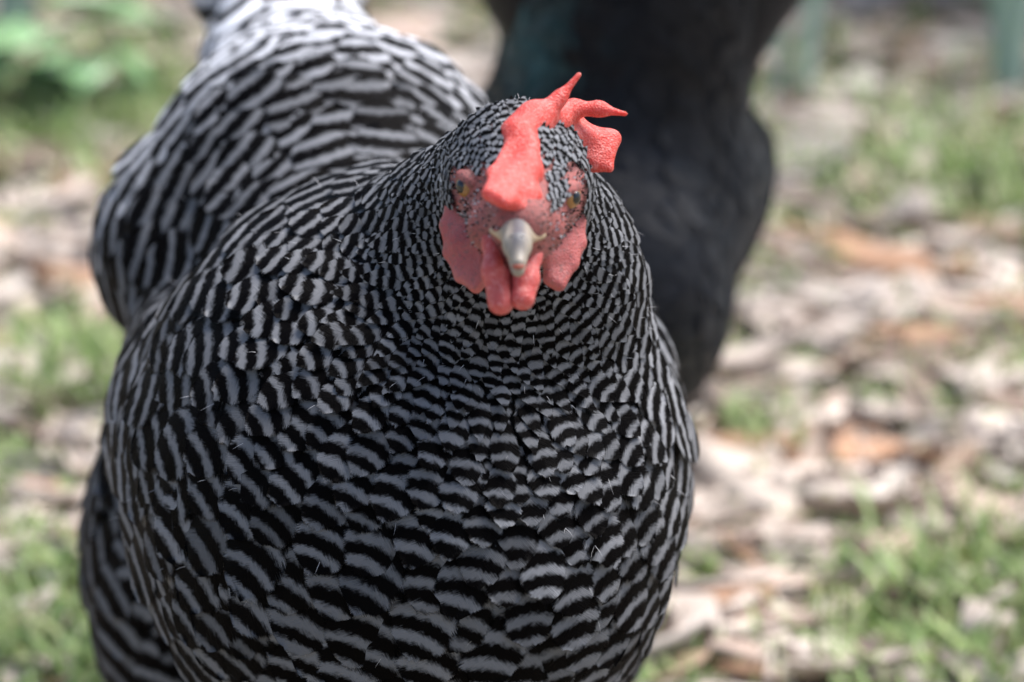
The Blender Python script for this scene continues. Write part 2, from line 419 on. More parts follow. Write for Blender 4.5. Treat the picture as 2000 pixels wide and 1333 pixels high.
def ball(c, r, fwd, scale=(1, 1, 1), nseg=20, nring=12):
    f = np.asarray(fwd, float); f /= np.linalg.norm(f); s = np.cross(f, [0, 0, 1.]); s /= np.linalg.norm(s); u = np.cross(s, f)
    th = np.linspace(0, math.pi, nring + 1); ph = np.arange(nseg) / nseg * 2 * math.pi
    V = []
    for a in th:
        for b in ph: V.append(c + r * (f * math.cos(a) * scale[1] + s * math.sin(a) * math.cos(b) * scale[0] + u * math.sin(a) * math.sin(b) * scale[2]))
    F = [(i * nseg + j, (i + 1) * nseg + j, (i + 1) * nseg + (j + 1) % nseg, i * nseg + (j + 1) % nseg) for i in range(nring) for j in range(nseg)]
    return np.array(V), np.array(F)

# ================================================================== GROUND AND SETTING
def ground():
    xs = np.concatenate([np.linspace(-60, -1.2, 30), np.linspace(-1.1, 1.1, 160), np.linspace(1.2, 60, 30)])
    ys = np.concatenate([np.linspace(-60, .6, 24), np.linspace(.7, 3.8, 220), np.linspace(3.9, 90, 36)])
    V = np.array([(x, y, -.012 + .012 * mnoise.noise(Vector((x * 5, y * 5, 0))) + .005 * mnoise.noise(Vector((x * 22, y * 22, 3)))) for x in xs for y in ys])
    nx, ny = len(xs), len(ys); i = np.arange(nx - 1)[:, None] * ny + np.arange(ny - 1)[None]
    F = np.stack([i, i + ny, i + ny + 1, i + 1], -1).reshape(-1, 4)
    m, nt, P = new_mat('soil'); tc = N(nt, 'ShaderNodeTexCoord')
    n1 = noise_tex(nt, tc.outputs['Object'], 9, 5); n2 = noise_tex(nt, tc.outputs['Object'], 90, 5, .7); n3 = noise_tex(nt, tc.outputs['Object'], 5, 4)
    c = mixc(nt, mapr(nt, n2, .3, .7), (.22, .17, .14), (.50, .43, .36)); c = mixc(nt, mapr(nt, n1, .45, .6), c, (.22, .22, .11))
    c = mixc(nt, mapr(nt, n3, .5, .66), c, (.30, .25, .20))
    nt.links.new(c, P.inputs['Base Color']); P.inputs['Roughness'].default_value = .95; bump(nt, n2, .8, .01, P.inputs['Normal'])
    link('ground', mesh_np('ground', V, F), None, m, kind='structure')
ground()
def gz(x, y): return -.012 + .012 * mnoise.noise(Vector((x * 5, y * 5, 0))) + .005 * mnoise.noise(Vector((x * 22, y * 22, 3)))

def litter_mat(name, c1, c2, rough=.75):
    m, nt, P = new_mat(name); tc = N(nt, 'ShaderNodeTexCoord'); oi = N(nt, 'ShaderNodeObjectInfo')
    n1 = noise_tex(nt, vscale(nt, tc.outputs['Object'], (30, 160, 60)), 1.0, 4)
    c = mixc(nt, n1, c1, c2); hv = N(nt, 'ShaderNodeHueSaturation'); nt.links.new(c, hv.inputs['Color'])
    nt.links.new(mapr(nt, oi.outputs['Random'], 0, 1, .75, 1.2), hv.inputs['Value']); nt.links.new(hv.outputs[0], P.inputs['Base Color'])
    P.inputs['Roughness'].default_value = rough; bump(nt, n1, .5, .002, P.inputs['Normal']); return m
LM = {'pale': litter_mat('pale_leaf', (.52, .43, .37), (.68, .60, .54)), 'pink': litter_mat('pinkish_bark', (.42, .30, .24), (.62, .49, .42)),
      'brown': litter_mat('brown_leaf', (.24, .16, .11), (.42, .30, .22)), 'orange': litter_mat('orange_leaf', (.36, .19, .11), (.48, .30, .20)),
      'grey': litter_mat('grey_bark', (.20, .17, .16), (.40, .36, .34)), 'green': litter_mat('green_leaf', (.12, .24, .06), (.26, .42, .14), .5)}
def leaf_geo(L, W, curl, bend, kind, rg):
    nl, nw = 7, 3; V = []
    for i in range(nl):
        v = i / (nl - 1)
        if kind == 'leaf': wd = math.sin(math.pi * min(1, v * .96 + .04)) ** .75 * (1 - .25 * v) + .03
        elif kind == 'round': wd = math.sin(math.pi * min(1, v * .93 + .05)) ** .5
        else: wd = .82 + rg.normal() * .14 if 0 < i < nl - 1 else .45
        for j in range(nw):
            u = j - 1.0
            V.append((L * (v - .5), W * wd * u, curl * W * (u * u) * .9 + bend * L * (v - .5) ** 2 * 1.2 - (.0015 if j == 1 else 0)))
    V = np.array(V); i = np.arange(nl - 1)[:, None] * nw + np.arange(nw - 1)[None]
    F = np.stack([i, i + 1, i + nw + 1, i + nw], -1).reshape(-1, 4)
    th = .0005 if kind != 'chip' else .0016
    n = len(V); V2 = V.copy(); V2[:, 2] -= th
    rim = list(range(0, nw)) + [r * nw + nw - 1 for r in range(1, nl)] + [(nl - 1) * nw + j for j in range(nw - 2, -1, -1)] + [r * nw for r in range(nl - 2, 0, -1)]
    S = np.array([(rim[q], rim[q - 1], rim[q - 1] + n, rim[q] + n) for q in range(len(rim))])
    return np.concatenate([V, V2]), np.concatenate([F, F[:, ::-1] + n, S])
def rotm(yaw, tx, ty):
    return np.array(Matrix.Rotation(yaw, 3, 'Z') @ Matrix.Rotation(tx, 3, 'X') @ Matrix.Rotation(ty, 3, 'Y'))
lrg = np.random.default_rng(11)
LEAFM = {}
for kind in ('leaf', 'chip', 'round'):
    for mk in LM:
        for vi in range(3):
            V, F = leaf_geo(1.0 * .01, (.0016 if kind == 'leaf' else .0011 if kind == 'chip' else .0030), lrg.uniform(-.3, .4), lrg.uniform(-.15, .3) , kind, lrg)
            V = V * 5.0
            if kind == 'chip': pass
            LEAFM[(kind, mk, vi)] = mesh_np('leaf' if kind != 'chip' else 'chip', V, F)
            LEAFM[(kind, mk, vi)].materials.append(LM[mk])
NAME = {'leaf': 'fallen_leaf', 'round': 'fallen_leaf', 'chip': 'bark_chip'}
CNAME = {'pale': 'pale', 'pink': 'tan', 'brown': 'brown', 'orange': 'rusty', 'grey': 'grey', 'green': 'green'}
LBL = {'leaf': 'narrow dry leaf lying in the blurred litter', 'round': 'broad dry leaf lying in the blurred litter', 'chip': 'chip of bark lying in the blurred litter'}
def put_leaf(kind, mk, x, y, L, yaw, tilt=.2, z=0.004, label=None, group=True, wide=1.0):
    o = bpy.data.objects.new(NAME[kind], LEAFM[(kind, mk, int(lrg.integers(3)))]); COL.objects.link(o)
    o.location = (x, y, gz(x, y) + z); o.rotation_euler = (lrg.normal() * tilt, lrg.normal() * tilt, yaw); o.scale = (L / .05, L / .05 * wide, L / .05)
    o['category'] = 'leaf' if kind != 'chip' else 'bark chip'
    if not label:
        qx, qy, _ = px_of((x, y, 0)); side = 'left of' if qx < 800 else 'right of' if qx > 1150 else 'behind'
        row = ('at the upper edge' if qy < 170 else 'in the upper third' if qy < 440 else 'level with the breast' if qy < 760 else 'in the lower third' if qy < 1080 else 'near the bottom edge')
        if side == 'right of': row += ', close by' if qx < 1600 else ', near right edge'
        place = f'{side} the barred hen {row}'
        what = {'leaf': 'narrow dry leaf', 'round': 'broad dry leaf', 'chip': 'bark chip'}[kind]
    o['label'] = label or f'{CNAME[mk]} {what} {place}'
    if not label: o['group'] = place + ': ' + f'{CNAME[mk]} ' + {'leaf': 'narrow leaves', 'round': 'broad leaves', 'chip': 'bark chips'}[kind] + ' in the litter'
    return o
# notable pieces, placed where the photograph shows them (picture position -> spot on the ground)
for (px, py, kind, mk, L, yaw, wide, label) in [
    (1880, 585, 'round', 'orange', .085, .1, 1.0, 'large rusty brown leaf near the right edge of the picture, level with the beak'),
    (1770, 640, 'leaf', 'orange', .06, -.4, 1.3, 'rusty leaf just left of the largest rusty brown leaf at right'),
    (1580, 610, 'round', 'pale', .075, 2.6, 1.0, 'large pale curled leaf right of the black hen, beside the rusty leaf'),
    (1640, 520, 'chip', 'pale', .08, 2.2, 1.5, 'pale strip of bark slanting above the large pale curled leaf'),
    (1690, 900, 'chip', 'pale', .085, .15, 1.5, 'long pale bark strip lying level right of the barred hen'),
    (1440, 930, 'chip', 'pale', .075, .75, 1.6, 'pale slanting bark strip touching the right outline of the barred hen'),
    (1520, 1020, 'round', 'pale', .05, .4, .9, 'creamy broad leaf below the long pale bark strip'),
    (1650, 865, 'leaf', 'orange', .055, .2, 1.3, 'orange leaf above the long pale bark strip'),
    (1560, 1110, 'round', 'pink', .06, -.6, 1.1, 'tan broad leaf right of the barred breast near the lower edge'),
    (1400, 1130, 'leaf', 'orange', .06, .5, 1.6, 'tan orange leaf close beside the lower breast of the barred hen'),
    (1850, 870, 'leaf', 'brown', .055, .9, 1.2, 'dark brown leaf standing on edge beyond the long bark strip'),
    (1900, 1000, 'chip', 'pink', .065, 1.1, 1.3, 'pinkish bark chip pointing away near the right edge'),
    (1400, 1290, 'chip', 'pale', .05, -.4, 1.6, 'pale bark chip at the bottom edge right of the hen'),
    (1290, 1240, 'leaf', 'brown', .045, .3, 1.6, 'small dark leaf against the lower right outline of the hen'),
    (1660, 1230, 'round', 'pale', .045, .2, 1.0, 'pale round leaf in the grass at bottom right'),
    (1960, 690, 'chip', 'pale', .07, 1.0, 1.6, 'pale bark piece just below the rusty leaf at the right edge'),
    (130, 905, 'round', 'pale', .06, 1.0, 1.0, 'pale broad leaf left of the dark drooping wing'),
    (40, 560, 'round', 'pink', .07, .3, 1.0, 'pinkish broad leaf at the left edge beside the wing tips'),
    (90, 780, 'chip', 'pale', .08, 2.5, 1.2, 'pale slanting bark strip at left beside the breast'),
    (230, 305, 'round', 'orange', .07, .1, .9, 'orange leaf behind the hen at upper left'),
    (80, 270, 'leaf', 'brown', .10, .1, 1.2, 'brown leaf lying flat below the green plant at upper left'),
    (140, 1140, 'chip', 'pink', .08, 2.9, 1.1, 'long pinkish twig of bark at lower left'),
    (150, 1190, 'chip', 'pale', .09, 2.6, .9, 'long pale bark sliver in front of the pinkish twig at lower left'),
    (40, 1290, 'round', 'pale', .045, .2, .9, 'creamy leaf at the bottom left corner'),
    (850, 60, 'round', 'pink', .12, .5, 1.2, 'large tan leaf between the tail of the barred hen and the black hen')]:
    p = gnd(px, py, .008); put_leaf(kind, mk, p[0], p[1], L, yaw, .12, .012, label, wide=wide)
# scattered individual pieces in view
for i in range(265):
    py = 1330 * lrg.random() ** 0.8; px = lrg.uniform(-60, 2060)
    if 330 < px < 1180 and py > 330: px = lrg.choice([lrg.uniform(-60, 260), lrg.uniform(1250, 2060)])
    p = gnd(px, py); mk = lrg.choice(['pale', 'pink', 'brown', 'orange', 'grey'], p=[.54, .26, .07, .05, .08]); kind = lrg.choice(['leaf', 'chip', 'round'], p=[.5, .38, .12])
    put_leaf(kind, mk, p[0], p[1], lrg.uniform(.035, .085) * (1 + .5 * (1 - py / 1333)), lrg.uniform(0, math.pi) if lrg.random() < .5 else lrg.normal() * .5, .14, lrg.uniform(.004, .012), wide=lrg.uniform(.8, 1.5))
# the countless smaller pieces
def litter_bulk():
    m, nt, P = new_mat('litter_bits'); tc = N(nt, 'ShaderNodeTexCoord'); a = attr(nt, 'tone')
    cr = N(nt, 'ShaderNodeValToRGB'); nt.links.new(a, cr.inputs[0]); e = cr.color_ramp; e.interpolation = 'CONSTANT'
    cols = [(0, (.25, .18, .14)), (.10, (.42, .33, .27)), (.26, (.50, .42, .36)), (.52, (.59, .51, .45)), (.80, (.66, .60, .54)), (.93, (.38, .23, .14)), (.965, (.27, .30, .12))]
    e.elements[0].position = 0; e.elements[0].color = (*cols[0][1], 1); e.elements[1].position = cols[1][0]; e.elements[1].color = (*cols[1][1], 1)
    for q, c in cols[2:]: el = e.elements.new(q); el.color = (*c, 1)
    n1 = noise_tex(nt, tc.outputs['Object'], 130, 4)
    nt.links.new(mixc(nt, mapr(nt, n1, .3, .7, 0, .35), cr.outputs[0], (.22, .17, .13)), P.inputs['Base Color']); P.inputs['Roughness'].default_value = .8
    base = [leaf_geo(.05, w_, c, b, k, lrg) for (w_, c, b, k) in ((.007, .4, .2, 'leaf'), (.004, .3, .1, 'chip'), (.013, -.3, .2, 'round'), (.0028, .2, -.1, 'chip'), (.009, .5, .3, 'leaf'))]
    Vs, Fs, Ts = [], [], []; off = 0
    for i in range(9000):
        if i < 6500: y = lrg.uniform(1.35, 3.4); x = lrg.uniform(-1, 1) * (.16 + .14 * y)
        else: x, y = lrg.normal(0, 1.6), lrg.normal(2.2, 2.0)
        V, F = base[lrg.integers(5)]; s_ = lrg.uniform(.3, 1.35)
        Vs.append((V * s_) @ rotm(lrg.uniform(0, 6.3), lrg.normal() * .16, lrg.normal() * .14).T + [x, y, gz(x, y) + lrg.uniform(.001, .012)])
        Fs.append(F + off); off += len(V); Ts.append(np.full(len(V), lrg.random()))
    o = link('leaf_litter', mesh_np('leaf_litter', np.concatenate(Vs), np.concatenate(Fs), {'tone': np.concatenate(Ts)}, smooth=False), None, m, kind='stuff')
    o['label'] = 'dry leaf litter and bark crumbs covering the ground'; o['category'] = 'litter'
litter_bulk()
# grass
def grass():
    m, nt, P = new_mat('grass_blade'); a = attr(nt, 'tone')
    c = mixc(nt, a, (.17, .28, .07), (.42, .52, .22)); c = mixc(nt, mapr(nt, a, .86, .97), c, (.52, .48, .26))
    nt.links.new(c, P.inputs['Base Color']); P.inputs['Roughness'].default_value = .5
    P.inputs['Transmission Weight'].default_value = 0.0; P.inputs['Subsurface Weight'].default_value = .15; P.inputs['Subsurface Radius'].default_value = (.003, .006, .001)
    clumps = []
    # (px, py, spread m, blades, height)
    for c_ in [(1880, 1180, .055, 750, .03), (1960, 1290, .05, 550, .035), (1760, 1200, .04, 260, .025), (1700, 1310, .04, 220, .025), (1990, 1120, .04, 400, .04), (1880, 1110, .03, 260, .04),
               (1400, 1025, .03, 300, .018), (1340, 1290, .03, 260, .022), (1260, 1270, .025, 260, .03), (1620, 990, .03, 200, .025), (1560, 1080, .02, 120, .02), (1960, 940, .04, 260, .02),
               (1500, 810, .022, 200, .03), (1490, 560, .05, 220, .02), (1430, 700, .05, 330, .02), (1950, 660, .06, 330, .03), (1690, 705, .05, 300, .02), (1800, 330, .07, 900, .035), (1700, 320, .05, 600, .025),
               (1560, 420, .07, 400, .02), (1640, 240, .1, 500, .03), (1900, 480, .07, 250, .02), (1960, 330, .05, 300, .05), (1860, 790, .05, 200, .02), (1720, 470, .05, 260, .02), (1820, 130, .1, 300, .04), (1600, 900, .03, 70, .02),
               (60, 1150, .05, 900, .03), (20, 1260, .05, 800, .035), (120, 1290, .035, 400, .03), (230, 1290, .03, 250, .025), (40, 1080, .04, 400, .03), (190, 700, .035, 500, .045), (170, 640, .04, 450, .03), (150, 740, .03, 300, .035),
               (60, 860, .05, 450, .02), (20, 940, .04, 300, .02), (60, 720, .06, 400, .02), (50, 470, .08, 400, .02), (180, 520, .05, 350, .02), (180, 215, .08, 700, .04), (60, 230, .08, 600, .04), (250, 130, .08, 260, .03), (180, 90, .06, 400, .03), (20, 640, .06, 300, .02), (920, 20, .05, 300, .03), (740, -20, .1, 200, .03),
               (1250, 200, .1, 300, .02), (1480, 330, .07, 500, .02), (1560, 520, .06, 350, .015), (1620, 760, .04, 200, .015), (1900, 420, .08, 500, .02), (1420, 620, .04, 300, .02), (1760, 560, .05, 200, .015), (40, 800, .06, 500, .02), (100, 620, .06, 500, .02)]: clumps.append((gnd(c_[0], c_[1] + 12), c_[2], c_[3], c_[4]))
    for i in range(150):
        y = lrg.uniform(.9, 4.2); x = lrg.normal() * (.25 + .25 * y)
        clumps.append((np.array([x, y, 0]), lrg.uniform(.02, .07), int(lrg.integers(15, 60)), lrg.uniform(.010, .022)))
    Vs, Fs, Ts = [], [], []; off = 0
    for c_, sp, n, h in clumps:
        for k in range(int(n * .6)):
            x = c_[0] + lrg.normal() * sp * .6; y = c_[1] + lrg.normal() * sp * .8; z = gz(x, y); hh = h * .6 * lrg.uniform(.4, 1.3); a_ = lrg.uniform(0, 6.28); le = lrg.uniform(.2, 1.1) * hh
            wd = lrg.uniform(.0008, .0018) * (1 + h * 8); d = np.array([math.cos(a_), math.sin(a_), 0]); s_ = np.array([-d[1], d[0], 0]) * wd; b = np.array([x, y, z])
            mid = b + d * le * .35 + [0, 0, hh * .65]; tip = b + d * le + [0, 0, hh]
            Vs += [b - s_, b + s_, mid - s_ * .8, mid + s_ * .8, tip - s_ * .1, tip + s_ * .1]; Fs += [(off, off + 1, off + 3, off + 2), (off + 2, off + 3, off + 5, off + 4)]; off += 6
            Ts += [lrg.random()] * 6
    o = link('grass', mesh_np('grass', np.array(Vs), np.array(Fs), {'tone': np.array(Ts)}), None, m, kind='stuff')
    o['label'] = 'short sparse green grass growing through the leaf litter'; o['category'] = 'grass'
grass()

# broad-leaved and strap-leaved plants at the back
def leafy_mat(name, c1, c2, rough=.4):
    m, nt, P = new_mat(name); tc = N(nt, 'ShaderNodeTexCoord'); n1 = noise_tex(nt, tc.outputs['Object'], 60, 3)
    nt.links.new(mixc(nt, n1, c1, c2), P.inputs['Base Color']); P.inputs['Roughness'].default_value = rough
    P.inputs['Subsurface Weight'].default_value = .1; P.inputs['Subsurface Radius'].default_value = (.004, .008, .002); return m
M_TEAL = leafy_mat('strap_leaf', (.26, .40, .32), (.42, .56, .48)); M_BROAD = leafy_mat('broad_leaf', (.13, .32, .11), (.34, .50, .28), .35); M_DKG = leafy_mat('shrub_leaf', (.02, .045, .02), (.05, .09, .03))
M_STEM = simple('stem_brown', (.12, .09, .06), .8, .2, 60)
def strap_plant(px, py, n, h, wdt, label, lean=0.35):
    c = gnd(px, py); root = empty('strap_leaf_plant', (c[0], c[1], gz(c[0], c[1]) - .004), label, 'plant')
    for k in range(n):
        a_ = lrg.uniform(0, 6.28); hh = h * lrg.uniform(.7, 1.1); d = np.array([math.cos(a_), math.sin(a_), 0]); s_ = np.array([-d[1], d[0], 0]); V = []
        for i in range(8):
            v = i / 7; wv = wdt * (1 - v ** 3) + .0005
            p = np.array([c[0], c[1], gz(c[0], c[1])]) + d * (.01 + lean * hh * v ** 2) + [0, 0, hh * (v - .25 * v ** 3)]
            V += [p - s_ * wv, p + d * wv * .3, p + s_ * wv]
        V = np.array(V); i = np.arange(7)[:, None] * 3 + np.arange(2)[None]; F = np.stack([i, i + 1, i + 4, i + 3], -1).reshape(-1, 4)
        link('leaf', mesh_np('leaf', V, F), root, M_TEAL)
strap_plant(1550, 175, 7, .26, .0055, 'teal-green strap-leaved plant just right of the black hen', .22)
strap_plant(1970, 130, 7, .30, .0055, 'teal-green strap-leaved plant in the top right corner', .2)
strap_plant(30, 60, 9, .34, .007, 'teal-green strap-leaved plant in the top left corner', .2)
strap_plant(1740, -30, 9, .3, .008, 'dim strap-leaved plant at the top edge between the other two on the right', .2)
def broad_plant(px, py, n, L, label):
    c = gnd(px, py); b = np.array([c[0], c[1], gz(c[0], c[1])]); root = empty('broad_leaf_weed', b, label, 'plant')
    V, F = leaf_geo(1.0, .30, .25, -.35, 'round', lrg)
    for k in range(n):
        a_ = k * 2.4 + lrg.normal() * .3; s_ = L * lrg.uniform(.7, 1.15); d = np.array([math.cos(a_), math.sin(a_), 0])
        hgt = .012 + .05 * (k % 3) / 2 * L / .08; p = b + d * s_ * .65 + [0, 0, hgt]
        link('leaf', mesh_np('leaf', (V * s_) @ rotm(a_, lrg.normal() * .2, lrg.normal() * .25).T + p, F), root, M_BROAD)
    me_V, me_F = ball(b + [0, 0, .012], .006, (0, 0, 1), (1, 2.4, 1), 8, 6); link('stem', mesh_np('stem', me_V, me_F), root, M_STEM)
broad_plant(50, 185, 11, .075, 'bright green broad-leaved weed at upper left beside the saddle feathers')
broad_plant(190, 200, 7, .045, 'small darker green weed right of the bright broad-leaved one')
0 and broad_plant(165, 735, 6, .035, 'small green weed at left next to the breast of the barred hen')
def shrub(x, y, h, label):
    b = np.array([x, y, gz(x, y)]); root = empty('shrub', b, label, 'shrub'); pr = []
    tips = []
    for k in range(7):
        a_ = lrg.uniform(0, 6.28); t_ = b + [math.cos(a_) * h * .35, math.sin(a_) * h * .35, h * lrg.uniform(.6, .9)]; pr.append(C(b - [0, 0, .01], t_, .012, .004)); tips.append(t_)
    lo, hi = bounds(pr, .01); sdf_object('trunk', pr, lo, hi, .01, .01, M_STEM, root)
    Vs, Fs = [], []; off = 0; V0, F0 = leaf_geo(.07, .016, .3, -.4, 'leaf', lrg)
    for k in range(1500):
        t_ = tips[lrg.integers(7)]; q = t_ + lrg.normal(size=3) * h * np.array([.2, .2, .22]); q[2] = max(q[2], .02)
        Vs.append(V0 @ rotm(lrg.uniform(0, 6.3), lrg.normal() * .6, lrg.normal() * .6).T + q); Fs.append(F0 + off); off += len(V0)
    link('foliage', mesh_np('foliage', np.concatenate(Vs), np.concatenate(Fs)), root, M_DKG, kind='stuff')
shrub(.33, 2.98, .34, 'dark low shrub at the top right corner'); shrub(.45, 3.75, .6, 'dark leafy shrub at the top edge right of the black hen')
shrub(-.03, 3.15, .30, 'dark leafy shrub at the top edge behind the black hen'); shrub(-1.0, 3.7, .6, 'dark leafy shrub beyond the top left corner')

# ================================================================== BARRED HEN
BD = np.array([-.20, .975, .10])           # breast to tail
feet = np.array([-.045, 1.40, 0])
hen = empty('barred_hen', feet, 'black and white barred hen with red comb facing the camera in front', 'hen'); hen['fw'] = (.15, -1.0)
neck = [E(at(1010, 352, 1.336), (.0172, .026, .0205), (-.12, .95, .32)),
        K(C(at(1012, 385, 1.322), at(1010, 450, 1.296), .0150, .0065), .012),
        K(C(at(1006, 385, 1.345), at(970, 560, 1.405), .0190, .041), .015), K(C(at(970, 560, 1.405), at(915, 800, 1.44), .041, .062), .025),
        K(C(at(985, 350, 1.365), at(875, 650, 1.46), .0180, .040), .015)]
trunk = [K(C(at(640, 420, 1.62), at(552, 55, 1.73), .056, .026), .03), K(E(at(650, 420, 1.60), (.060, .085, .062), BD), .02),
         K(E(at(368, 545, 1.60), (.0285, .060, .042), (-.22, .95, -.12), .42), .018), K(C(at(715, 680, 1.50), at(660, 440, 1.60), .044, .056), .03), K(E(at(470, 375, 1.63), (.028, .055, .034), (-.1, .95, 0), .3), .012),
         K(E(at(790, 935, 1.455), (.0895, .105, .100), BD), .012), K(E(at(775, 650, 1.54), (.060, .10, .050), BD), .03),
         K(E(at(420, 885, 1.50), (.0325, .075, .046), BD, .12), .018), K(E(at(415, 1090, 1.60), (.046, .055, .072), BD), .012),
         K(E(at(1128, 800, 1.52), (.0295, .085, .048), BD, -.15), .008), K(E(at(1010, 1090, 1.58), (.05, .055, .07), BD), .02)]
hp = neck + trunk
lo, hi = bounds(hp, .006)
face_c = at(1012, 430, 1.30)
def back_w(P):   # how much a point belongs to the back and saddle
    return np.clip((P[:, 1] - 1.46) / .06, 0, 1) * np.clip((P[:, 2] - .20) / .04, 0, 1)
def period_fn(P, D):
    if D is None: return np.full(len(P), .005)
    p = lerp_tab(D, [0, .02, .045, .08, .11, .15, .18, .3, .4], [.0024, .0027, .0034, .0048, .0066, .0088, .0098, .0098, .0150])
    return p
hs = build_surface(hp, lo, hi, .0036, face_c, .013, period_fn, .012)
def bare_face(P):      # True where the skin of the face shows
    ex, ey, ed = px_of(P.reshape(-1, 3))[0], px_of(P.reshape(-1, 3))[1], px_of(P.reshape(-1, 3))[2]
    return ex, ey, ed
FC = at(1014, 400, 1.305)
HF = np.array([.10, -.93, -.30]); HF /= np.linalg.norm(HF)     # way the head faces
HS = np.cross(HF, [0, 0, 1.0]); HS /= np.linalg.norm(HS); HU = np.cross(HS, HF)
def facemask(P):
    q = P - at(1013, 385, 1.318)
    s_, f_, u_ = q @ HS, q @ HF, q @ HU
    w_ = u_ - .6 * f_                      # follows the slope of the forehead
    cheeks = (np.abs(s_) < .0195) & (w_ < .0105 + .0012 * np.sin(s_ * 2500)) & (f_ > -.010) & (u_ > -.020)
    strip = (s_ < -.0045) & (s_ > -.0112) & (w_ > -.002 + .0012 * np.sin(s_ * 4000))
    return cheeks & ~strip
headp = [E(at(1010, 352, 1.336), (.0168, .0255, .020), (-.12, .95, .32)), K(C(at(1012, 385, 1.322), at(1010, 452, 1.293), .0148, .0062), .012),
         K(C(at(905 + 22, 372, 1.325), at(960, 440, 1.305), .0055, .004), .008), K(C(at(1098, 392, 1.325), at(1060, 445, 1.305), .0055, .004), .008),
         K(C(at(912, 338, 1.326), at(958, 362, 1.312), .0034, .0030), .006), K(C(at(1118, 356, 1.326), at(1075, 378, 1.312), .0034, .0030), .006),
         K(C(at(985, 300, 1.318), at(1005, 425, 1.292), .0055, .0050), .008), K(C(at(1030, 300, 1.318), at(1030, 425, 1.292), .0050, .0048), .008),
         K(C(at(950, 450, 1.305), at(1000, 500, 1.300), .005, .005), .006), K(C(at(1060, 455, 1.305), at(1015, 505, 1.300), .005, .005), .006)]
def spacing(P, D):
    r = lerp_tab(D, [0, .02, .04, .07, .10, .13, .16, .3, .42], [.0013, .0015, .0020, .0030, .0048, .0076, .0098, .0098, .0150])
    r = r * (1 + .40 * np.exp(-((P - at(430, 640, 1.46)) ** 2).sum(1) / .045 ** 2) + .35 * np.exp(-((P - at(420, 820, 1.46)) ** 2).sum(1) / .05 ** 2) + .3 * np.exp(-((P - at(320, 520, 1.58)) ** 2).sum(1) / .04 ** 2) + .5 * np.exp(-((P - at(560, 40, 1.71)) ** 2).sum(1) / .03 ** 2))
    return r * (1 - .12 * back_w(P))
P, D, Ph, G, r = sample(hs, spacing, 4.5)
P = np.where((D < .045)[:, None], P - grad(hp + headp, P, .006) * sdf(hp + headp, P, .006)[:, None], P)
fm = facemask(P); P, D, Ph, G, r = [x[~fm] for x in (P, D, Ph, G, r)]
# flow: plumage of the back runs to the tail and falls away to both sides
AX = np.array([-.20, .98, .0]) / np.linalg.norm([-.20, .98, .0]); LX = np.array([.98, .20, 0.0])
O0 = at(640, 420, 1.62)
sx_ = (P - O0) @ LX; wb = np.clip((P[:, 1] - 1.485) / .04, 0, 1) * np.clip((P[:, 2] - .185) / .03, 0, 1)
Gb = AX + (sx_ * 16)[:, None] * LX + np.array([0, 0, .15])
Gb /= np.linalg.norm(Gb, axis=1)[:, None]; G = G * (1 - wb)[:, None] + Gb * wb[:, None]
Ph = np.where(wb > .25 + .5 * rng.random(len(P)), (P @ AX + 8 * sx_ ** 2) / .0118, Ph)
P = np.where((D >= .045)[:, None], P - grad(hp, P, .012) * sdf(hp, P, .012)[:, None], P)
Gh = P - at(1012, 470, 1.262); Gh /= np.linalg.norm(Gh, axis=1)[:, None]; wh = np.clip((.055 - D) / .02, 0, 1)[:, None]; G = G * (1 - wh) + Gh * wh
W_ = r * lerp_tab(D, [0, .05, .1, .15], [.95, .95, 1.2, 1.32]); L_ = r * lerp_tab(D, [0, .03, .06, .1, .15], [3.6, 4.2, 4.6, 4.0, 3.7])
per = period_fn(P, D) * np.exp(rng.normal(0, .04, len(P)))
bw = back_w(P)
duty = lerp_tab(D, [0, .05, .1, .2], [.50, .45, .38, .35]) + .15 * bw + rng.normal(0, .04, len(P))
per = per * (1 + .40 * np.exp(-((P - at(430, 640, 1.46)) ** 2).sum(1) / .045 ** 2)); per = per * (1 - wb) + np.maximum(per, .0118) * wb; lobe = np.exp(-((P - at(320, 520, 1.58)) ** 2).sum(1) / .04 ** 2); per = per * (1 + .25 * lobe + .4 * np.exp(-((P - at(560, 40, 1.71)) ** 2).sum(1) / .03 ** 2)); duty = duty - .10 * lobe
tint = .255 + .98 * bw + .22 * np.exp(-((P - at(1210, 680, 1.42)) ** 2).sum(1) / .03 ** 2) + .42 * np.exp(-((P - at(430, 800, 1.46)) ** 2).sum(1) / .035 ** 2) + rng.normal(0, .03, len(P))  # light painted into tint: shaded breast, lit back and right chest, wing sky gloss
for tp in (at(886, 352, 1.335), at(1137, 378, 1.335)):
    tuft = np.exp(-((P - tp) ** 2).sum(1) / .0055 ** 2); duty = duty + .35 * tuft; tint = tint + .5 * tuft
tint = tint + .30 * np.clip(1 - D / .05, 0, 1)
lift = np.minimum(.0022 + .13 * L_ * .5, .0045) * lerp_tab(D, [0, .05, .12], [.45, .7, 1])
pj = rng.normal(0, 1, len(P)) * np.maximum(lerp_tab(D, [0, .06, .1, .13, .16], [.5, .5, .30, .16, .09]), .15 * wb)
small = D < .045; mid = (D >= .045) & (D < .095); big = D >= .095
print('feathers', len(P), small.sum(), mid.sum(), big.sum())
def pk(sel, nu, nv, shape, **kw):
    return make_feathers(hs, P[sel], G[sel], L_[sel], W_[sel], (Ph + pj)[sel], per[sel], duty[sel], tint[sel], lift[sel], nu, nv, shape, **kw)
hs_prims = hs.prims; hs.prims = hp + headp; P[small] = P[small] - grad(hs.prims, P[small], .006) * sdf(hs.prims, P[small], .006)[:, None]
p_s = pk(small, 3, 4, 'lance', camber=.3, arc=.15, jit=.22, seed=3)
join_feathers('head_feathers', p_s, np.ones(small.sum(), bool), hen, M_FEATHER); hs.prims = hs_prims
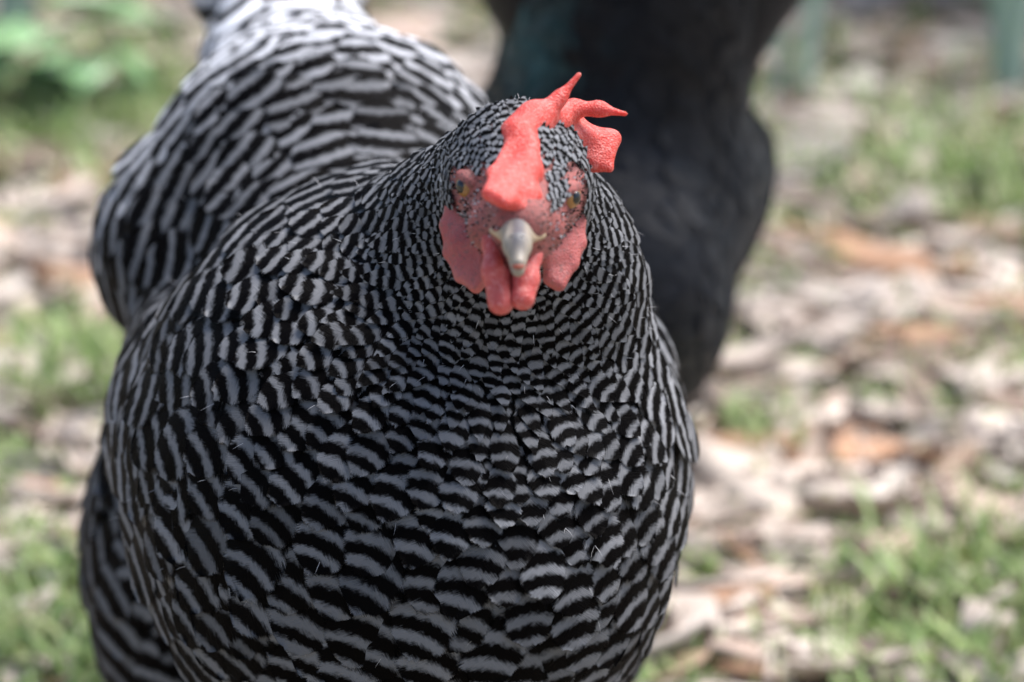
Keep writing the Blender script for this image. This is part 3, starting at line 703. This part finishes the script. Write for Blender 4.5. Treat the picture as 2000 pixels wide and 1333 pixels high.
p_m = pk(mid, 5, 6, 'lance', camber=.15, arc=.3, jit=.12, seed=4)
join_feathers('neck_feathers', p_m, np.ones(mid.sum(), bool), hen, M_FEATHER)
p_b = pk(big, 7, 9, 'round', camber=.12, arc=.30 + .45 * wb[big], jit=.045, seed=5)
# the 300 largest in view become feathers of their own
cx, cy, cd = px_of(p_b[0].mean(1)); nrm = grad(hp, P[big], .012); vd = P[big] - CP; vd /= np.linalg.norm(vd, axis=1)[:, None]
vis = -(nrm * vd).sum(1); score = np.where((cx > 150) & (cx < 1400) & (cy > 0) & (cy < 1333) & (vis > .15), vis * W_[big] * L_[big], -1)
order = np.argsort(-score); top = np.zeros(len(order), bool); top[order[:285]] = True
Vb, Ab, fb = p_b
for i in np.nonzero(top)[0]:
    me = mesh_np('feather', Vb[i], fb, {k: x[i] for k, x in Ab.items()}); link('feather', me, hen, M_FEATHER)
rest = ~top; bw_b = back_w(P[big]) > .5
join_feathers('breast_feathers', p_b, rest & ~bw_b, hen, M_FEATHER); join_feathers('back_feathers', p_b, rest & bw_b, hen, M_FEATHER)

# long stiff feathers: tail and wing tips
def long_feather(name, base, direction, up, L, W, period, duty, tint, parent, mat, droop=.15, phase0=0., barred=True):
    d = np.asarray(direction, float); d /= np.linalg.norm(d); n = np.asarray(up, float); n = n - (n @ d) * d; n /= np.linalg.norm(n); b = np.cross(n, d)
    nv, nu = 14, 7; V = []; fu = []; ph = []; z0 = rng.random() * 50
    for i in range(nv):
        v = i / (nv - 1); wv = (min(1, .25 + v * 2.2) if v < .75 else math.sqrt(max(0.04, 1 - ((v - .75) / .26) ** 2)))
        for j in range(nu):
            u = -1 + 2 * j / (nu - 1); vv = v - .03 * u * u * v + rng.normal() * .004
            V.append(base + d * L * vv + b * W * wv * u + n * (-droop * L * v * v - .22 * W * u * u)); fu.append((u * W * wv, vv * L, z0)); ph.append(phase0 + vv * L / period - .35 * u * u * W / period)
    i = np.arange(nv - 1)[:, None] * nu + np.arange(nu - 1)[None]; F = np.stack([i, i + 1, i + nu + 1, i + nu], -1).reshape(-1, 4); m = nu * nv
    return link(name, mesh_np(name, np.array(V), F, dict(edge=np.array([max(abs(-1 + 2 * (q % nu) / (nu - 1)), ((q // nu) / (nv - 1)) ** 8) for q in range(nu * nv)]), phase=np.array(ph), fuv=np.array(fu), duty=np.full(m, duty), tint=np.full(m, tint))), parent, mat)
tb = at(552, 60, 1.735)
for k in range(14):
    a_ = (k - 6.5) / 6.5; side = np.array([1, 0, 0]) * a_
    long_feather('tail_feather', tb + side * .015 + [0, -.012 + .012 * abs(a_), -.03], np.array([a_ * .22 - .06, .42, 1.0 - .2 * abs(a_)]), (a_ * .9, -1, .3), .17, .021, .0135, .47, .85, hen, M_FEATHER, .12, rng.random() * .3)
for k in range(9):    # wing tip on the left of the picture
    f = k / 8
    long_feather('flight_feather', at(330 + 30 * f, 440 + 75 * f, 1.57 + .01 * f), (-.22 - .10 * f, .62, -.30 - .25 * f), (-1, -.3, .3), .085, .013, .011, .45, .8, hen, M_FEATHER, .18, rng.random() * .3)
for k in range(6):
    f = k / 5
    long_feather('flight_feather', at(1180 - 10 * f, 640 + 60 * f, 1.55 + .01 * f), (.10, .7, -.25 - .2 * f), (1, -.3, .3), .085, .013, .011, .45, .8, hen, M_FEATHER, .15, rng.random() * .3)

# body skin: one mesh, fine over the head and coarse under the plumage
under = [dict(x) if isinstance(x, dict) else x for x in hp]
Vc, Fc = hs.V, hs.F
shr = Vc - grad(hp, Vc, .012) * np.where(Vc[:, 2] > .27, .0012, .003)[:, None]
hl, hh_ = bounds(headp, .003)
Vh, Fh = nets(headp, hl, hh_, .0009, .008)
me = mesh_np('body', np.concatenate([shr, Vh]), np.concatenate([Fc, Fh + len(shr)])); me.materials.append(M_BODY); me.materials.append(M_FACE)
me.polygons.foreach_set('material_index', np.concatenate([np.zeros(len(Fc), np.int32), np.ones(len(Fh), np.int32)])); link('body', me, hen)

def hit(px, py, prims=headp, k=.008):
    d = np.linspace(1.26, 1.40, 1400); q = np.array([at(px, py, x) for x in d]); f = sdf(prims, q, k); i = np.nonzero(f < 0)[0]
    return d[i[0]] if len(i) else 1.325
# comb
def sheet(pts, tris, r0):
    P_ = [at(*p[:3]) for p in pts]; rr = [p[3] if len(p) > 3 else r0 for p in pts]
    return [T(P_[a], P_[b], P_[c], rr[a], rr[b], rr[c]) for a, b, c in tris]
comb = [K(C(at(988, 394, 1.284), at(1022, 408, 1.287), .0018, .0018), .003), K(C(at(1018, 290, 1.311), at(1032, 385, 1.293), .0027, .0030), .005), K(C(at(1032, 385, 1.293), at(1030, 428, 1.291), .0032, .0034), .004), K(C(at(1042, 300, 1.316), at(1047, 425, 1.296), .0030, .0030), .005)]
comb += [K(t_, .004) for t_ in sheet([(1010, 265, 1.314, .0022), (962, 338, 1.294, .0010), (956, 378, 1.284, .0014), (988, 396, 1.281, .0016), (1030, 335, 1.300, .0028), (1036, 280, 1.308, .0026)],
                                     [(0, 1, 4), (1, 2, 4), (2, 3, 4), (0, 4, 5)], .003)]
comb += [K(t_, .005) for t_ in sheet([(1010, 262, 1.314, .0035), (1040, 285, 1.318, .0032), (1042, 228, 1.322, .0030), (1085, 240, 1.332, .0028), (1003, 245, 1.320, .0022)],
                                     [(0, 1, 2), (1, 2, 3), (0, 2, 4)], .003)]
comb += [K(C(at(1050, 240, 1.322), at(1092, 193, 1.325), .0032, .0016), .005), K(C(at(1092, 193, 1.325), at(1131, 146, 1.326), .0016, .0008), .004)]
comb += [K(C(at(1065, 240, 1.330), at(1120, 213, 1.337), .0036, .0023), .005), K(C(at(1120, 213, 1.337), at(1170, 213, 1.338), .0023, .0017), .004), K(C(at(1170, 213, 1.338), at(1222, 223, 1.336), .0017, .0007), .004)]
comb += [K(t_, .005) for t_ in sheet([(1078, 245, 1.334, .0034), (1120, 235, 1.345, .0014), (1194, 272, 1.348, .0012), (1186, 298, 1.345, .0009), (1192, 330, 1.342, .0011), (1155, 318, 1.342, .0011), (1105, 272, 1.338, .0020)],
                                     [(0, 1, 6), (1, 2, 6), (2, 5, 6), (2, 3, 5), (3, 4, 5)], .002)]
lo, hi = bounds(comb, .002); sdf_object('comb', comb, lo, hi, .00058, .004, M_COMB, hen)
# ear lobes
def fan(c, ring, rc, rr, k=.003):
    cc = at(*c); P_ = [at(*p) for p in ring]; n = len(P_); return [K(T(cc, P_[i], P_[(i + 1) % n], rc, rr, rr), k) for i in range(n)]
for c, ring in (((905, 480, 1.322), [(882, 402, 1.326), (871, 440, 1.325), (878, 495, 1.322), (900, 540, 1.318), (930, 560, 1.315), (945, 540, 1.315), (940, 470, 1.316), (915, 415, 1.322)]),
                ((1098, 495, 1.322), [(1132, 430, 1.326), (1133, 475, 1.324), (1118, 515, 1.320), (1092, 556, 1.316), (1074, 545, 1.315), (1066, 500, 1.314), (1082, 455, 1.318), (1110, 430, 1.322)])):
    e = fan(c, ring, .0030, .0014); lo, hi = bounds(e, .002); sdf_object('earlobe', e, lo, hi, .0006, .003, M_EAR, hen)
for e in ([C(at(962, 470, 1.298), at(963, 530, 1.292), .0024, .0030), C(at(963, 530, 1.292), at(975, 592, 1.290), .0030, .0034), C(at(985, 540, 1.296), at(985, 590, 1.292), .0026, .0028), C(at(950, 455, 1.302), at(962, 480, 1.298), .0022, .0026)],
          [C(at(1040, 500, 1.298), at(1028, 545, 1.293), .0022, .0034), C(at(1028, 545, 1.293), at(1021, 583, 1.290), .0034, .0036), C(at(1052, 480, 1.300), at(1040, 505, 1.298), .0018, .0024)]):
    lo, hi = bounds(e, .002); sdf_object('wattle', e, lo, hi, .0006, .003, M_WATTLE, hen)
# beak
def battr(V):
    x, y, d = px_of(V); return {'dark': np.clip(1.5 - np.abs(x - 1012) / 13, 0, 1) * np.clip((508 - y) / 40, 0, 1), 'yellow': np.clip((np.abs(x - 1010) - 26) / 14, 0, 1)}
up_b = [C(at(1009, 447, 1.288), at(1010, 480, 1.277), .0043, .0037), K(C(at(1010, 480, 1.277), at(1013, 514, 1.2715), .0037, .0021), .003),
        K(C(at(996, 466, 1.286), at(962, 450, hit(962, 450) + .0016), .0020, .0011), .003), K(C(at(1024, 467, 1.286), at(1060, 460, hit(1060, 460) + .0016), .0020, .0011), .003)]
lo, hi = bounds(up_b, .002); sdf_object('upper_beak', up_b, lo, hi, .00055, .003, M_BEAK, hen, battr)
lo_b = [C(at(1010, 480, 1.290), at(1012, 528, 1.276), .0040, .0020), K(C(at(1000, 478, 1.292), at(968, 462, 1.303), .0022, .0014), .003), K(C(at(1022, 478, 1.292), at(1054, 468, 1.303), .0022, .0014), .003)]
lo, hi = bounds(lo_b, .002); sdf_object('lower_beak', lo_b, lo, hi, .00055, .003, M_BEAK, hen, battr)
V, F = ball(at(1012.5, 521, 1.2702), .0019, (0, -1, 0), (1, .6, .45)); link('mouth', mesh_np('mouth', V, F), hen, M_MOUTH)
for (nx, ny) in ((1000, 462), (1019, 463)):
    dd = hit(nx, ny, up_b, .003); V, F = ball(at(nx, ny, dd + .0002), .0006, (0, -1, 0), (1, .5, .6), 10, 6); link('nostril', mesh_np('nostril', V, F), hen, M_PUPIL)
# eyes
for (ex, ey, sx) in ((917, 362, -1), (1108, 384, 1)):
    fdir = np.array([sx * .78, -.62, -.05]); c = at(ex, ey, hit(ex, ey) + .0026)
    V, F = ball(c, .0041, fdir); eye = link('eye', mesh_np('eye', V, F), hen, M_IRIS)
    fd = fdir / np.linalg.norm(fdir); V, F = ball(c + fd * .0022 + np.array([0, 0, .0003]), .0025, fdir, (.95, .95, 1.0)); link('pupil', mesh_np('pupil', V, F), eye, M_PUPIL)
    a = c + fd * .0012; s_ = np.cross(fd, [0, 0, 1.]); s_ /= np.linalg.norm(s_)
    up = np.array([0, 0, 1.]); inn = -s_ * sx * (1 if s_[0] > 0 else -1)
    pr = [E(c + up * .0022 - fd * .0003 + inn * .0003, (.0036, .0038, .0025), fd)]
    for q in range(8):
        t0, t1 = [x / 8 * 2 * math.pi for x in (q, q + 1)]
        g = lambda t: a + s_ * math.cos(t) * .0036 + up * math.sin(t) * .0030 - fd * .0003
        pr.append(C(g(t0), g(t1), .0008, .0008))
    pr.append(K(C(a + up * .0030 - inn * .003, a + up * .0020 + inn * .0042, .0009, .0012), .002))
    lo, hi = bounds(pr, .001); sdf_object('eyelid', pr, lo, hi, .0004, .002, M_FACE, eye)
hen_eye_fix = [o for o in hen.children if o.name.startswith('eye')]
# stray wisps of down standing off the plumage
def wisps():
    sel = rng.choice(len(P), 420, p=(r / r.sum())); b = P[sel]; n = grad(hp, b, .012); g = G[sel]
    Vs, Fs = [], []
    for i in range(len(sel)):
        L = rng.uniform(.0015, .0045) * (.5 + r[sel[i]] / .0098); d = g[i] * rng.uniform(.5, 1) + n[i] * rng.uniform(.35, .9) + rng.normal(0, .3, 3); d /= np.linalg.norm(d)
        w_ = np.cross(d, n[i]); w_ = w_ / max(np.linalg.norm(w_), 1e-6) * .00007; c0 = b[i] + n[i] * .002; o = len(Vs)
        c1 = c0 + d * L * .5; c2 = c1 + (d + g[i] * .6) * L * .35
        Vs += [c0 - w_, c0 + w_, c1 - w_, c1 + w_, c2]; Fs += [(o, o + 1, o + 3, o + 2), (o + 2, o + 3, o + 4, o + 4)]
    Vs = np.array(Vs); F3 = [f[:4] for f in Fs if f[2] != f[3]]; F3 += [(f[0], f[1], f[2], f[2]) for f in Fs if f[2] == f[3]]
    me = bpy.data.meshes.new('down_wisps'); me.from_pydata([tuple(v) for v in Vs], [], [tuple(dict.fromkeys(f)) for f in Fs]); me.update()
    link('down_wisps', me, hen, M_WISP, kind='stuff')
M_WISP = simple('down_fibre', (.42, .41, .42), .6, .3, 900, .9, 0)
wisps()
# bristle feathers on the face
Pf = Vh[rng.choice(len(Vh), 16000)] + rng.normal(0, .0003, (16000, 3)); x_, y_, d_ = px_of(Pf)
fm = facemask(Pf) & (np.abs(x_ - 1015) > 30) & (rng.random(len(Pf)) < np.clip(.03 + (np.abs(x_ - 1015) - 30) / 400, 0, .2)) & (Pf @ FWD < (at(1010, 352, 1.336) @ FWD) + .006)
for (ex, ey) in ((917, 362), (1108, 384)): fm &= ((x_ - ex) / 17) ** 2 + ((y_ - ey) / 24) ** 2 > 1
fs = Surf(); fs.prims = headp; fs.k = .008
Pf = Pf[fm]; Gf = Pf - at(1012, 480, 1.27); Gf /= np.linalg.norm(Gf, axis=1)[:, None]
Pf = Pf - grad(headp, Pf, .008) * sdf(headp, Pf, .008)[:, None]
print('bristles', len(Pf))
pf = make_feathers(fs, Pf, Gf, .0017, .00032, rng.random(len(Pf)), .0040, .22, .75, .0011, 3, 3, 'lance', .1, .1, .35, 9)
join_feathers('face_bristles', pf, np.ones(len(Pf), bool), hen, M_FEATHER)
legs(hen, [(feet + [-.045, 0, 0], feet + [-.045, .035, .075], feet + [-.05, .02, .15]), (feet + [.04, -.02, 0], feet + [.04, .02, .075], feet + [.045, .02, .15])], M_LEG)

# ================================================================== BLACK HEN
bfeet = np.array([.05, 1.84, gz(.05, 1.84)])
bh = empty('black_hen', bfeet, 'glossy black hen seen out of focus from behind the barred hen', 'hen'); bh['fw'] = (.1, 1.0)
B2 = np.array([.12, .97, -.20])
bp = [E(at(1195, 370, 1.90), (.064, .10, .072), B2), K(E(at(1190, 540, 1.84), (.050, .055, .056), B2), .02), K(E(at(1400, 395, 1.90), (.022, .07, .040), B2, -.35), .008), K(E(at(1000, 380, 1.90), (.027, .07, .045), B2, .2), .008),
      K(C(at(1205, 260, 1.86), at(1250, -60, 1.84), .052, .057), .02), K(E(at(1312, 655, 1.86), (.021, .028, .036), (0, 1, 0), -.3), .014), K(E(at(1150, 620, 1.86), (.027, .032, .042), (0, 1, 0)), .012),
      K(C(at(1230, 400, 2.0), at(1250, 520, 2.12), .055, .035), .03), K(C(at(1250, 520, 2.12), at(1262, 600, 2.18), .032, .020), .02)]
bhead = at(1262, 600, 2.18)
bp.append(K(E(bhead + [.005, .015, -.005], (.016, .024, .018), (.1, 1, -.6)), .01))
lo, hi = bounds(bp, .006)
bs = build_surface(bp, lo, hi, .005, bhead + [.01, .03, -.02], .02, lambda P, D: np.full(len(P), .008), .012)
P2, D2, Ph2, G2, r2 = sample(bs, lambda P, D: lerp_tab(D, [0, .03, .08, .15], [.003, .004, .0055, .0065]), 4)
tn = np.clip(.25 + .5 * np.clip((.20 - P2[:, 2]) / .1, 0, 1) + rng.normal(0, .05, len(P2)), 0, 1)
pb = make_feathers(bs, P2, G2, r2 * 5.5, r2 * 1.2, Ph2, .008, np.exp(-((P2 - at(1010, 110, 1.84)) ** 2).sum(1) / .022 ** 2) * .55, tn, .0012, 5, 6, 'round', .04, .2, .12, 6)  # duty here places the painted teal sheen at upper left
join_feathers('plumage', pb, np.ones(len(P2), bool), bh, M_BLACK)
link('body', mesh_np('body', bs.V - grad(bp, bs.V) * .003, bs.F), bh, M_BODY)
for k in range(16):
    a_ = (k - 7.5) / 7.5
    long_feather('tail_feather', at(1245 + 190 * a_, 190, 1.83), (a_ * .28 + .03, -.15 + .1 * abs(a_), 1.0), (a_ * .8, -1, .2), .16, .032, .01, .0, .15, bh, M_BLACK, .05)
bfw = np.array([.1, .9, -.55]); bfw /= np.linalg.norm(bfw)
e = [C(bhead + [.007, .036, -.018], bhead + np.array([.007, .036, -.018]) + bfw * .02, .006, .0015)]; lo, hi = bounds(e, .002); sdf_object('beak', e, lo, hi, .0008, .003, simple('dark_beak', (.08, .07, .06), .4), bh)
bt = bhead + np.array([.005, .02, .012]); e = [T(bt, bt + bfw * .022, bt + bfw * .012 + [0, 0, .016], .002, .002, .0015)] ; lo, hi = bounds(e, .002); sdf_object('comb', e, lo, hi, .0008, .003, M_COMB, bh)
for s_ in (-1, 1):
    V, F = ball(bhead + np.array([.006 + s_ * .0145, .022, -.004]), .0036, (s_, .2, 0)); link('eye', mesh_np('eye', V, F), bh, M_IRIS)
    w0 = bhead + np.array([.007 + s_ * .006, .036, -.028]); e = [C(w0, w0 + [0, .004, -.012], .0022, .0036)]; lo, hi = bounds(e, .002); sdf_object('wattle', e, lo, hi, .0008, .003, M_WATTLE, bh)
legs(bh, [(bfeet + [-.025, 0, 0], bfeet + [-.025, -.02, .055], bfeet + [-.028, 0, .10]), (bfeet + [.022, .03, 0], bfeet + [.020, .01, .055], bfeet + [.016, .02, .10])], simple('dark_leg', (.09, .08, .075), .5))
for o in (hen, bh):
    del o['fw']
# sub-parts hang under parts that sit at the thing's own offset
for e_ in hen_eye_fix:
    for c_ in e_.children: c_.location = (0, 0, 0)
print('tris', sum(len(o.data.polygons) * 2 for o in bpy.data.objects if o.type == 'MESH'))
